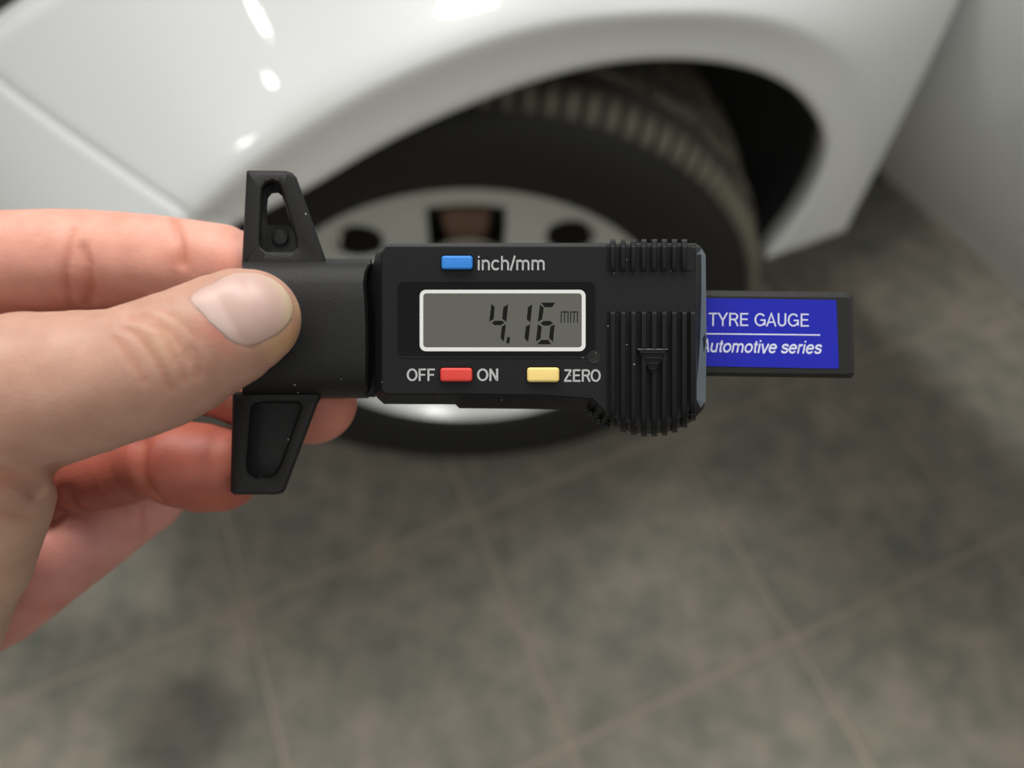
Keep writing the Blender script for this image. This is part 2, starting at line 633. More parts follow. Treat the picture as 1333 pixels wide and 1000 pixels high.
RT = 0.3194
tp = [(0.212, 0.086), (0.216, 0.094), (0.228, 0.098), (0.250, 0.106), (0.272, 0.108), (0.290, 0.103), (0.301, 0.095), (0.308, 0.086), (0.3115, 0.078), (0.3115, 0.0735), (RT - 0.003, 0.0725),
      (RT - 0.002, 0.060), (0.303, 0.0585), (0.303, 0.052), (RT - 0.002, 0.0505), (RT, 0.024), (0.311, 0.0225), (0.311, 0.0145), (RT, 0.013), (RT, -0.013),
      (0.311, -0.0145), (0.311, -0.0225), (RT, -0.024), (RT - 0.002, -0.0505), (0.303, -0.052), (0.303, -0.0585),
      (0.311, -0.060), (0.3115, -0.078), (0.308, -0.086), (0.290, -0.103), (0.272, -0.108), (0.25, -0.106), (0.216, -0.094), (0.205, -0.08), (0.2, 0)]
vs, fs = lathe(tp, 144, close=True)
wmat = Matrix.Translation(WC - CO) @ WM.to_4x4()
tyre = wheel_obj('tyre', vs, fs, RUBBER, car, angle=40)
tyre.matrix_local = wmat
tyre.data.materials.append(TREAD_BASE)
for p in tyre.data.polygons:
    r_ = math.hypot(p.center.x, p.center.y)
    if r_ > 0.302 and abs(p.center.z) < 0.08: p.material_index = 1
tag(tyre, 'black rubber tyre with dusty worn tread')
# shoulder tread blocks, both edges, one object each
pr = [(0.306, 0.074), (RT - 0.002, 0.0745), (0.3145, 0.083), (0.3095, 0.0905), (0.303, 0.0965), (0.298, 0.094)]
for side, NB in ((1, 110), (-1, 60)):
    da = 2 * math.pi / NB * 0.36
    rings = [[(r * math.cos(a), r * math.sin(a), z * side) for r, z in pr] for a in (-da, 0, da)]
    vs, fs = loft(rings)
    b0 = None
    for i in range(NB):
        a = 2 * math.pi * i / NB
        if b0 is None: b0 = o = mesh_obj('tread_block', vs, fs, TREAD, tyre, smooth=False)
        else:
            o = b0.copy(); COL.objects.link(o); o.parent = tyre
        o.rotation_euler = (0, 0, a)
# centre ribs' cross cuts are one dusty band
for z0, z1 in ((0.049, 0.0255), (0.0115, -0.0115), (-0.0255, -0.049)):
    for i in range(32):
        a = 2 * math.pi * i / 32 + z0 * 3
        da = 2 * math.pi / 32 * 0.46
        if i == 0:
            rings = [[(RT - 0.004, 0 + q * RT, z1), (RT + 0.0010, q * RT, z1), (RT + 0.0010, q * RT, z0), (RT - 0.004, q * RT, z0)] for q in (-da, da)]
            vs, fs = loft(rings)
            bb = o = mesh_obj('tread_block', vs, fs, TREAD, tyre, smooth=False)
        else:
            o = bb.copy(); COL.objects.link(o); o.parent = tyre
        o.rotation_euler = (0, 0, a)

# rim: lip and barrel
rp = [(0.206, -0.08), (0.198, -0.07), (0.196, 0.02), (0.199, 0.062), (0.207, 0.074), (0.211, 0.083), (0.2165, 0.0905), (0.2225, 0.0935), (0.2255, 0.090),
      (0.222, 0.085), (0.214, 0.082), (0.205, 0.066), (0.202, 0.02), (0.202, -0.07)]
vs, fs = lathe(rp, 128, close=True)
rim = mesh_obj('wheel_rim', vs, fs, RIM_LIP, car, angle=50)
rim.matrix_local = wmat
tag(rim, 'silver wheel rim with bright lip')
# face with four large windows and four round holes
NT, NRR = 400, 60
vs, fs = [], []


def face_z(r): return 0.048 + 0.010 * (r / 0.2) ** 2


for i in range(NT):
    a = 2 * math.pi * i / NT
    for k in range(NRR + 1):
        r = 0.012 + (0.2015 - 0.012) * k / NRR
        vs.append((r * math.cos(a), r * math.sin(a), face_z(r)))


def in_window(r, a):
    for q in range(4):
        c0 = math.radians(88 + 90 * q)
        dd = (a - c0 + math.pi) % (2 * math.pi) - math.pi
        lat = abs(r * math.sin(dd))
        if math.cos(dd) > 0 and 0.085 < r < 0.156 and lat < 0.039: return True
        c1 = c0 + math.radians(46)
        x, y = r * math.cos(a) - 0.152 * math.cos(c1), r * math.sin(a) - 0.152 * math.sin(c1)
        if (x * x + y * y) < 0.026 ** 2: return True
    return False


for i in range(NT):
    for k in range(NRR):
        r = 0.012 + (0.2015 - 0.012) * (k + 0.5) / NRR
        if not in_window(r, 2 * math.pi * (i + .5) / NT):
            a, b = i * (NRR + 1), ((i + 1) % NT) * (NRR + 1)
            fs.append((a + k, b + k, b + k + 1, a + k + 1))
fc = mesh_obj('wheel_cover', vs, fs, ALLOY, car)
fc.matrix_local = wmat
so = fc.modifiers.new('thickness', 'SOLIDIFY'); so.thickness = 0.006; so.offset = -1 
vs, fs = lathe([(0.0, 0.064), (0.022, 0.060), (0.028, 0.056), (0.030, 0.045), (0.0, 0.045)], 48)
hc = mesh_obj('hub_cap', vs, fs, ALLOY, car, angle=40); hc.matrix_local = wmat
vs, fs = lathe([(0.05, 0.0), (0.145, 0.0), (0.147, -0.003), (0.147, -0.022), (0.145, -0.025), (0.05, -0.025)], 96, close=True)
bd = mesh_obj('brake_disc', vs, fs, STEEL, car, angle=40); bd.matrix_local = wmat
rings = []
for a in (76, 80, 84, 88, 92, 96, 100):
    a = math.radians(a)
    rings.append([(r * math.cos(a), r * math.sin(a), z) for r, z in ((0.085, 0.03), (0.11, 0.034), (0.124, 0.026), (0.126, -0.05), (0.09, -0.05))])
vs, fs = loft(rings)
bc = mesh_obj('brake_caliper', vs, fs, RUST, car, angle=30); bc.matrix_local = wmat
cb = box_at('added_cabin', (0.43, 0.80), CX, CY, 2.2, 1.45, 0.20, 0.95, BLACK_TRIM, car)  # out-of-view rest of the car, added for the shadow it casts
tag(cb, 'added unseen cabin')
rf_ = [[cv(Vector((0.43 + CX[0] * a + CY[0] * b, 0.80 + CX[1] * a + CY[1] * b, z))) for a, b in ((a0, b0), (a1, b0), (a1, b1), (a0, b1))]
       for a0, a1, b0, b1, z in ((0.0, 2.2, 0.0, 1.45, 0.95), (0.55, 2.1, 0.12, 1.33, 1.38), (0.62, 2.05, 0.16, 1.29, 1.42))]
vs, fs = loft(rf_)
mesh_obj('added_windscreen_and_roof', vs, fs, DARK_LENS, car, smooth=False)  # unseen, added with the cabin for its shadow
box_at('suspension_arm', (-0.1, 0.72), (0.2, 1), (1, -0.2), 0.6, 0.06, 0.24, 0.28, BLACK_TRIM, car)

# ================================================================== GAUGE
CAMROT = Matrix((R_DIR, U_DIR, -F_DIR)).transposed()        # columns: right, up, back


def cs(px, py, D):
    """camera-space point in metres, D in millimetres"""
    D = D / 1000.0
    return Vector(((px - 666.5) / 1000 * D, (500 - py) / 1000 * D, -D))


GO = cs(700, 425, 143)
gauge = empty('tyre_gauge', CAM + CAMROT @ GO, CAMROT.to_euler())
tag(gauge, 'black digital tyre tread depth gauge with small display reading 4.16 held in fingers', 'gauge')


def G(px, py, D): return cs(px, py, D) - GO


def poly3(pts, D): return [G(x, y, D) for x, y in pts]


def slab(name, rings, mat, parent=gauge, angle=30, smooth=True, bev=None):
    """rings: list of (pts, D)"""
    v, f = loft([poly3(p, D) for p, D in rings])
    o = mesh_obj(name, v, f, mat, parent, smooth=smooth, angle=angle)
    if bev: bevel_obj(o, bev)
    return o


def inset(pts, d):
    """shift polygon points towards inside by d (clockwise or ccw in px)"""
    n = len(pts); area = sum(pts[i][0] * pts[(i + 1) % n][1] - pts[(i + 1) % n][0] * pts[i][1] for i in range(n))
    s = 1 if area > 0 else -1
    out = []
    for i in range(n):
        a, b, c_ = pts[i - 1], pts[i], pts[(i + 1) % n]
        e1 = (b[0] - a[0], b[1] - a[1]); e2 = (c_[0] - b[0], c_[1] - b[1])
        l1, l2 = math.hypot(*e1) or 1, math.hypot(*e2) or 1
        n1 = (-e1[1] / l1 * s, e1[0] / l1 * s); n2 = (-e2[1] / l2 * s, e2[0] / l2 * s)
        k = 1 + n1[0] * n2[0] + n1[1] * n2[1]
        k = max(k, 0.35)
        out.append((b[0] + d * (n1[0] + n2[0]) / k, b[1] + d * (n1[1] + n2[1]) / k))
    return out


def rrect(x0, y0, x1, y1, r, seg=5):
    p = []
    for cx, cy, a0 in ((x1 - r, y0 + r, -90), (x1 - r, y1 - r, 0), (x0 + r, y1 - r, 90), (x0 + r, y0 + r, 180)):
        for k in range(seg + 1):
            a = math.radians(a0 + 90 * k / seg)
            p.append((cx + r * math.cos(a), cy + r * math.sin(a)))
    return p


# --- housing
outer = [(486, 344), (489, 330), (501, 317.5), (600, 316.5), (788, 316.5), (905, 317), (912, 321), (918, 331), (919, 440), (918, 524), (915, 533), (900, 549), (878, 560), (852, 565), (826, 564), (802, 556),
         (782, 544), (768, 533), (700, 532.5), (598, 531.5), (593, 526.5), (500, 526), (492, 519), (487, 512)]
front = [(497, 344), (497, 329), (503, 321), (600, 321), (788, 321), (899, 321), (904, 323), (906, 332), (906, 440), (906, 520), (904, 527), (892, 541), (872, 552), (850, 556.5), (826, 555), (804, 547),
         (786, 534), (771, 519), (700, 514), (600, 513), (595, 513), (505, 513), (499, 511), (497, 508)]
fr2 = [(a[0] * 0.93 + b[0] * 0.07, a[1] * 0.93 + b[1] * 0.07) for a, b in zip(front, outer)]
hs = slab('housing', [(outer, 151), (outer, 140.3), (fr2, 136.25), (inset(front, 0.8), 136.0)], PLASTIC, angle=18)
tag(hs, 'black plastic housing with bevelled edge')
DF = 136.0
et = [(906.6, 331), (913.5, 323.5), (918.6, 332), (919.6, 440), (918.6, 523), (912, 531), (906.8, 521)]  # slate grey strip laid over the right-hand chamfer
v, f = loft([[G(x, y, (136.3 if x < 910 else (139.0 if x < 914 else 140.3)) + k) for x, y in et] for k in (0.05, -0.12)])
tag(mesh_obj('chamfer_strip', v, f, SLATE, hs, smooth=False), 'slate grey chamfer strip')
# --- raised display window surround (thin outline + recess impression)
win = rrect(516.5, 366.5, 775.5, 466, 9)
wo = [poly3(win, DF), poly3(win, DF - 0.12), poly3(inset(win, 1.1), DF - 0.12), poly3(inset(win, 1.6), DF - 0.02)]
v, f = loft(wo, cap0=False, cap1=False)
mesh_obj('window_rim', v, f, PLASTIC, gauge, smooth=False)
lens = inset(win, 1.6)
dp = slab('display_window', [(lens, DF + 0.2), (lens, DF - 0.03)], GLOSS_BLACK, angle=30)
notch = [(773 + 8.5 * math.cos(a), 465 + 8.5 * math.sin(a)) for a in [2 * math.pi * k / 24 for k in range(24)]]
slab('notch', [(notch, DF + 0.1), (notch, DF - 0.10), (inset(notch, 1.2), DF - 0.13), (inset(notch, 2.0), DF - 0.06)], PLASTIC_SOFT)
fo, fi = rrect(546.3, 377.3, 762.3, 457.3, 8), rrect(551, 382, 757.3, 452.3, 4)
v, f = loft([poly3(fi, DF - 0.03), poly3(fi, DF - 0.075), poly3(fo, DF - 0.075), poly3(fo, DF - 0.03)], cap0=False, cap1=False)
mesh_obj('display_frame', v, f, WHITE_PRINT, gauge, smooth=False)
ls = slab('lcd_screen', [(rrect(550.5, 381.5, 758, 453, 4), DF), (rrect(550.5, 381.5, 758, 453, 4), DF - 0.055)], LCD, smooth=False)
tag(ls, 'grey lcd screen showing 4.16 mm')


def q(pts): return [(630 + x / 9.52, 380 + y / 9.52) for x, y in pts]


segs = {
    '4': [[(92, 148), (133, 187), (120, 337), (65, 370)], [(300, 152), (278, 372), (225, 335), (240, 190)],
          [(95, 386), (130, 358), (225, 358), (254, 386), (205, 413), (135, 413)], [(273, 400), (246, 620), (206, 572), (222, 430)]],
    'dot': [[(285, 562), (323, 562), (317, 638), (277, 638)]],
    '1': [[(598, 153), (576, 380), (530, 340), (545, 190)], [(574, 400), (549, 624), (502, 575), (520, 430)]],
    '6': [[(708, 133), (884, 133), (845, 190), (752, 190)], [(694, 156), (741, 197), (722, 340), (668, 372)],
          [(700, 389), (740, 360), (820, 360), (857, 389), (810, 418), (735, 418)], [(667, 402), (716, 432), (700, 580), (644, 616)],
          [(877, 402), (856, 622), (806, 575), (823, 430)], [(658, 650), (710, 595), (798, 595), (832, 650)]],
}
mm = []
for x0 in (950, 1066):
    mm += [[(x0 + 5, 242), (x0 + 100, 242), (x0 + 99, 256), (x0 + 4, 256)]]
    for dx in (0, 42, 84):
        mm.append([(x0 + dx + 3, 250), (x0 + dx + 15, 250), (x0 + dx + 12, 380), (x0 + dx, 380)])
segs['mm'] = mm
for k, polys in segs.items():
    V, Fc = [], []
    for pg in polys:
        a = loft([poly3(q(pg), DF - 0.05), poly3(q(pg), DF - 0.062 - (0.0005 if k == 'mm' else 0))])
        Fc += [tuple(i + len(V) for i in ff) for ff in a[1]]; V += a[0]
    mesh_obj({'4': 'digit_four', 'dot': 'decimal_point', '1': 'digit_one', '6': 'digit_six', 'mm': 'unit_symbol'}[k], V, Fc, LCD_INK, ls, smooth=False)


# --- printed lettering: plain grotesque drawn from strokes
def arc(cx, cy, rx, ry, a0, a1, n=18):
    return [(cx + rx * math.cos(math.radians(a0 + (a1 - a0) * k / n)), cy + ry * math.sin(math.radians(a0 + (a1 - a0) * k / n))) for k in range(n + 1)]


GLY = {
    'O': (.78, [arc(.39, .5, .315, .44, 0, 360, 32)]), 'F': (.63, [[(.145, 0), (.145, 1)], [(.145, .935), (.60, .935)], [(.145, .50), (.54, .50)]]),
    'N': (.74, [[(.14, 0), (.14, 1)], [(.15, .96), (.59, .04)], [(.60, 0), (.60, 1)]]), 'Z': (.63, [[(.05, .935), (.58, .935)], [(.55, .93), (.07, .07)], [(.03, .065), (.60, .065)]]),
    'E': (.68, [[(.145, 0), (.145, 1)], [(.145, .935), (.63, .935)], [(.145, .52), (.59, .52)], [(.145, .065), (.65, .065)]]),
    'R': (.74, [[(.145, 0), (.145, 1)], [(.145, .935), (.42, .935)] + arc(.44, .72, .20, .215, 90, -90) + [(.42, .505), (.145, .505)], [(.42, .50), (.53, .36), (.68, 0)]]),
    'T': (.63, [[(.315, 0), (.315, 1)], [(.02, .935), (.61, .935)]]), 'Y': (.68, [[(.34, 0), (.34, .42)], [(.05, 1), (.34, .42), (.63, 1)]]),
    'G': (.80, [arc(.40, .5, .325, .44, 38, 322, 28) + [(.71, .17), (.71, .47), (.42, .47)]]), 'A': (.70, [[(.05, 0), (.35, .97), (.65, 0)], [(.15, .32), (.55, .32)]]),
    'U': (.74, [[(.14, 1), (.14, .36)] + arc(.37, .36, .23, .30, 180, 360) + [(.60, .36), (.60, 1)]]),
    'i': (.31, [[(.155, 0), (.155, .73)], [(.155, .87), (.155, 1)]]), 'n': (.776, [[(.15, 0), (.15, .73)], [(.15, .44)] + arc(.385, .44, .235, .235, 180, 0) + [(.62, .44), (.62, 0)]]),
    'h': (.776, [[(.15, 0), (.15, 1)], [(.15, .44)] + arc(.385, .44, .235, .235, 180, 0) + [(.62, .44), (.62, 0)]]),
    'm': (1.16, [[(.15, 0), (.15, .73)], [(.15, .46)] + arc(.365, .46, .215, .215, 180, 0) + [(.58, .46), (.58, 0)], [(.58, .46)] + arc(.795, .46, .215, .215, 180, 0) + [(1.01, .46), (1.01, 0)]]),
    'c': (.69, [arc(.375, .365, .285, .31, 42, 318, 24)]), 'o': (.776, [arc(.388, .365, .295, .31, 0, 360, 28)]),
    'e': (.76, [[(.09, .39), (.67, .39)], arc(.385, .365, .295, .31, 4, 325, 26)]),
    'u': (.776, [[(.15, .73), (.15, .29)] + arc(.385, .29, .235, .235, 180, 360) + [(.62, .29), (.62, .29)][:1], [(.62, 0), (.62, .73)]]),
    't': (.40, [[(.2, .93), (.2, .16), (.24, .075), (.36, .06)], [(.03, .675), (.36, .675)]]), 'v': (.69, [[(.06, .73), (.32, .03), (.37, .03), (.63, .73)]]),
    's': (.69, [[(.60, .53), (.55, .63), (.45, .672), (.30, .672), (.17, .63), (.13, .53), (.18, .44), (.35, .385), (.52, .34), (.61, .27), (.60, .17), (.52, .085), (.36, .055), (.2, .085), (.09, .2)]]),
    'r': (.47, [[(.15, 0), (.15, .73)], [(.15, .42), (.2, .59), (.3, .665), (.45, .655)]]), '/': (.39, [[(.03, -.02), (.36, 1.02)]]), ' ': (.36, []),
}


def lettering(name, body, x0, ybase, x1, capH, D, mat, parent, bold=0.065, shear=0.0, rot=0.0):
    quads = []; pen = 0.0
    for chx in body:
        adv, strokes = GLY[chx]
        for st in strokes:
            n = len(st); L, Rr = [], []
            for i in range(n):
                a = st[max(i - 1, 0)]; b = st[min(i + 1, n - 1)]; p = st[i]
                d1 = Vector((p[0] - a[0], p[1] - a[1])); d2 = Vector((b[0] - p[0], b[1] - p[1]))
                if d1.length < 1e-6: d1 = d2
                if d2.length < 1e-6: d2 = d1
                d1.normalize(); d2.normalize()
                n1 = Vector((-d1.y, d1.x)); n2 = Vector((-d2.y, d2.x)); m_ = n1 + n2
                m_ = m_ / max(m_.length_squared, 0.5) * 2 if m_.length > 1e-6 else n1
                m_ *= bold
                L.append((p[0] + m_.x + pen, p[1] + m_.y)); Rr.append((p[0] - m_.x + pen, p[1] - m_.y))
            for i in range(n - 1): quads.append([L[i], L[i + 1], Rr[i + 1], Rr[i]])
        pen += adv
    mnx = min(p[0] + shear * p[1] for q_ in quads for p in q_); mxx = max(p[0] + shear * p[1] for q_ in quads for p in q_)
    sx = (x1 - x0) / (mxx - mnx); cr_, sr = math.cos(rot), math.sin(rot)
    V, Fc = [], []
    for q_ in quads:
        pp = []
        for x, y in q_:
            X = (x + shear * y - mnx) * sx; Y = -y * capH
            pp.append((x0 + X * cr_ - Y * sr, ybase + X * sr + Y * cr_))
        a = loft([poly3(pp, D), poly3(pp, D - 0.02)])
        Fc += [tuple(i + len(V) for i in ff) for ff in a[1]]; V += a[0]
    return mesh_obj(name, V, Fc, mat, parent, smooth=False)


lettering('lettering_inch_mm', 'inch/mm', 622, 351.8, 709, 18.5, DF + 0.01, GREY_PRINT, hs, bold=0.070)
lettering('lettering_off', 'OFF', 529.5, 496, 566, 16, DF + 0.01, GREY_PRINT, hs, bold=0.072)
lettering('lettering_on', 'ON', 621, 496, 648.5, 16, DF + 0.01, GREY_PRINT, hs, bold=0.072)
lettering('lettering_zero', 'ZERO', 734, 497, 782, 16, DF + 0.01, GREY_PRINT, hs, bold=0.072)

# --- push buttons
for nm, mat, (x0, y0, x1, y1), lab in (('push_button', BLUE, (574.5, 333, 615.5, 351), 'blue button beside inch/mm'),
                                        ('push_button', RED, (573, 479, 615, 497), 'red button between OFF and ON'),
                                        ('push_button', YELLOW, (686, 478.5, 728, 497.5), 'pale yellow button beside ZERO')):
    R0 = rrect(x0, y0, x1, y1, 4)
    pk = inset(R0, -1.6)
    o = slab('button_well', [(pk, DF + 0.2), (pk, DF - 0.02)], GLOSS_BLACK, hs, smooth=False)
    o = slab(nm, [(R0, DF + 0.3), (R0, DF - 0.55), (inset(R0, 0.8), DF - 0.80), (inset(R0, 1.8), DF - 0.90), (inset(R0, 3.2), DF - 0.93)], mat, gauge, angle=60)
    tag(o, lab)

# --- grip ribs
def rib(x, prof, w=3.3):
    """prof: list of (py, D) polygon"""
    rings = []
    for dx in (-w, -w * 0.78, w * 0.78, w):
        k = 0.35 if abs(dx) == w else 0.0
        cy = sum(p[0] for p in prof) / len(prof)
        rings.append([G(x + dx, p[0] + (0), p[1] + k * (1 if p[1] < 137.5 else 0)) for p in prof])
    v, f = loft(rings)
    return mesh_obj('grip_rib', v, f, PLASTIC, hs, angle=35)


for i, x in enumerate([797.8, 811.3, 824.8, 838.3, 851.8, 864.9, 878, 891]):
    rib(x, [(352, 136.2), (352, 135.3), (348, 135.0), (322, 135.0), (315, 135.9), (311.5, 138), (311.5, 143), (318, 144), (322, 138), (323, 136.4)])
lob = {797.8: 556, 811.3: 563, 824.8: 566.5, 838.3: 568.5, 851.8: 568.5, 864.9: 567, 878: 563.5, 891: 557, 902: 548}
for x, yb in lob.items():
    rib(x, [(406, 136.2), (406, 135.3), (409, 134.9), (yb - 26, 134.9), (yb - 8, 136.4), (yb - 1, 138.5), (yb, 141), (yb, 146), (yb - 8, 147), (yb - 14, 141), (yb - 22, 137.0)], 3.6)
for x, y in ((768.5, 538), (779, 547.5), (789, 555)):
    pk = [(x + 4.2 * math.cos(a), y + 4.2 * math.sin(a)) for a in [2 * math.pi * k / 12 for k in range(12)]]
    o = slab('grip_rib', [(pk, 149), (pk, 139.6), (inset(pk, 1.5), 138.9)], PLASTIC, hs)
# band under the ribs: frames of the two grip fields
for (x0, y0, x1, y1) in ((789.5, 319, 906, 352.5), (789.5, 405, 906, 540)):
    R0 = [(x0, y0), (x1, y0), (x1, y1), (x0, y1)]
    Ri = inset(R0, 1.0)
    v, f = loft([poly3(R0, DF), poly3(R0, DF - 0.10), poly3(Ri, DF - 0.10), poly3(Ri, DF)], cap0=False, cap1=False)
    mesh_obj('grip_border', v, f, PLASTIC, hs, smooth=False)
tri = [(829, 454), (870, 454), (850.5, 490)]
slab('arrow_field', [(tri, DF), (tri, 134.95), (inset(tri, 1.2), 134.85)], GLOSS_BLACK, hs, smooth=False)
V, Fc = [], []
for x0, x1, y in ((832.5, 866, 457.8), (839, 861, 465), (844, 857.5, 472.3), (848, 854, 479.3)):
    a = loft([poly3([(x0, y), (x1, y), (x1 - 1, y + 1.4), (x0 + 1, y + 1.4)], D) for D in (134.9, 134.72)])
    Fc += [tuple(i + len(V) for i in ff) for ff in a[1]]; V += a[0]
mesh_obj('arrow_mark', V, Fc, PLASTIC_SOFT, hs, smooth=False)

# --- handle block (rounded across)
hp = [(336.5, 151), (336.5, 146), (338, 143.2), (344, 140.8), (354, 139.3), (370, 138.4), (395, 138.0), (430, 138.0), (465, 138.1), (490, 138.8), (505, 140.2), (514, 142.5), (518, 145.5), (518.5, 151)]
rings = []
for x, k in ((315.5, 0), (400, 0), (470, 0), (475.5, 0.0), (478.5, 0.5), (480, 1.6), (480, 4)):
    rings.append([G(x + (4 if py < 345 and x > 470 else 0) - (3.5 * math.exp(-((py - 375) / 20) ** 2) if x > 470 else 0), py, min(151, D + k)) for py, D in hp])
v, f = loft(rings)
hb = mesh_obj('handle', v, f, PLASTIC_SOFT, gauge, angle=35)
tag(hb, 'matt black rounded handle')
nk = [(476, 343), (489, 343), (489, 517), (476, 517)]
slab('neck', [(nk, 150), (nk, 142.5)], GLOSS_BLACK, smooth=False)


# --- prongs with pockets
def ray_poly(c0, ang, poly):
    best = None; dx, dy = math.cos(ang), math.sin(ang)
    n = len(poly)
    for i in range(n):
        ax, ay = poly[i]; bx, by = poly[(i + 1) % n]
        ex, ey = bx - ax, by - ay
        det = dx * (-ey) + dy * ex
        if abs(det) < 1e-9: continue
        rx, ry = ax - c0[0], ay - c0[1]
        t = (rx * (-ey) + ry * ex) / det
        u = (dx * ry - dy * rx) / det
        if t > 0 and -1e-6 <= u <= 1 + 1e-6 and (best is None or t < best): best = t
    best = best or 1
    return (c0[0] + dx * best, c0[1] + dy * best)


def prong(outl, pocket, hole, c0, D0, label):
    angs = sorted(set([math.atan2(p[1] - c0[1], p[0] - c0[0]) for p in outl + pocket + (hole or [])] + [2 * math.pi * k / 96 - math.pi for k in range(96)]))
    O = [ray_poly(c0, a, outl) for a in angs]; Pk = [ray_poly(c0, a, pocket) for a in angs]

    def ins(pts, k):  # towards centre by k px
        out = []
        for x, y in pts:
            d = math.hypot(x - c0[0], y - c0[1]); out.append((x + (c0[0] - x) * k / d, y + (c0[1] - y) * k / d))
        return out
    def rp(poly): return [ray_poly(c0, a, poly) for a in angs]
    seq = [(O, D0 + 8), (O, D0 + 1.0), (rp(inset(outl, 1.5)), D0 + 0.35), (rp(inset(outl, 4)), D0), (rp(inset(pocket, -3.5)), D0), (rp(inset(pocket, -1.2)), D0 + 0.25), (Pk, D0 + 0.9), (rp(inset(pocket, 0.8)), D0 + 3.6)]
    if hole:
        Hh = [ray_poly(c0, a, hole) for a in angs]
        seq += [(Hh, D0 + 3.9), (Hh, D0 + 8)]
        R = [poly3(p, D) for p, D in seq]
        v, f = loft(R + [R[0]], cap0=False, cap1=False)
    else:
        R = [poly3(p, D) for p, D in seq]
        v, f = loft(R)
    o = mesh_obj('prong', v, f, PLASTIC_SOFT, gauge, angle=38)
    tag(o, label)
    return o


up_out = [(321, 223.5), (323, 222), (372, 222.5), (380, 225), (386, 231), (424.5, 338.5), (424.5, 345), (315, 345), (315.3, 338)]
up_pk = [(341, 262), (342, 246), (347, 239), (355, 236.5), (362, 239), (366, 246), (386, 312), (386, 322), (380, 327.5), (347, 327.5), (340, 322), (339, 314)]
up_hole = [(347.5, 293.5), (347.5, 270), (349, 258), (354, 252), (362, 251), (367, 255), (373, 272), (377.5, 293.5)]
pr1 = prong(up_out, up_pk, up_hole, (360, 281), 142.0, 'upper prong with open slot')
em = [(364.5 + 10.5 * math.cos(a), 309 + 10.5 * math.sin(a)) for a in [2 * math.pi * k / 24 for k in range(24)]]
slab('emboss', [(em, 146.2), (em, 145.3), (inset(em, 1.5), 145.15)], PLASTIC_SOFT, pr1)
lo_out = [(303, 510), (417.5, 510), (417.5, 519), (413, 527), (372, 637), (368, 642), (361, 644), (305, 644), (300, 640), (300, 636)]
lo_pk = [(327, 532), (331, 526), (345, 524), (388, 524), (392, 530), (366, 603), (358, 617), (350, 621), (331, 621), (323, 615), (321.5, 605)]
prong(lo_out, lo_pk, None, (348, 575), 142.0, 'lower prong with closed pocket')

# --- blade with blue label
bl = [(905, 378), (1104, 380.5), (1110, 384.5), (1112.5, 487), (1108, 492.5), (905, 489.5)]
bi = [(905, 384.3), (1101, 386.3), (1105.2, 389), (1107.5, 485), (1104.5, 488), (905, 485.8)]
bd_ = slab('measuring_blade', [(bl, 151.3), (bl, 147.6), (bi, 146.6), (inset(bi, 1), 146.5)], PLASTIC_SOFT, angle=20)
tag(bd_, 'black blade end with blue label')
lb = [(907, 388.0), (1087, 390.5), (1088.5, 392), (1092, 478), (1090.5, 480), (907, 476.5)]
lab = slab('label_plate', [(lb, 146.6), (lb, 146.38)], LABEL, bd_, smooth=False)
tag(lab, 'bright blue printed label')
DL = 146.36
lettering('lettering_tyre_gauge', 'TYRE GAUGE', 922.5, 424.2, 1053, 17.2, DL, LABEL_PRINT, bd_, bold=0.050, rot=math.radians(0.55))
lettering('lettering_automotive_series', 'Automotive series', 912.5, 458.3, 1070, 16.5, DL, LABEL_PRINT, bd_, bold=0.072, shear=0.20, rot=math.radians(0.9))
ul = [(907, 433.6), (1067.5, 435.4), (1067.5, 437.0), (907, 435.2)]
slab('label_rule', [(ul, DL + 0.02), (ul, DL - 0.01)], LABEL_PRINT, bd_, smooth=False)


# ================================================================== HAND
def hp3(px, py, rpx, D):
    p = cs(px, py, D) * 1000
    return np.array([p.x, p.y, p.z]), rpx * D / 1000.0


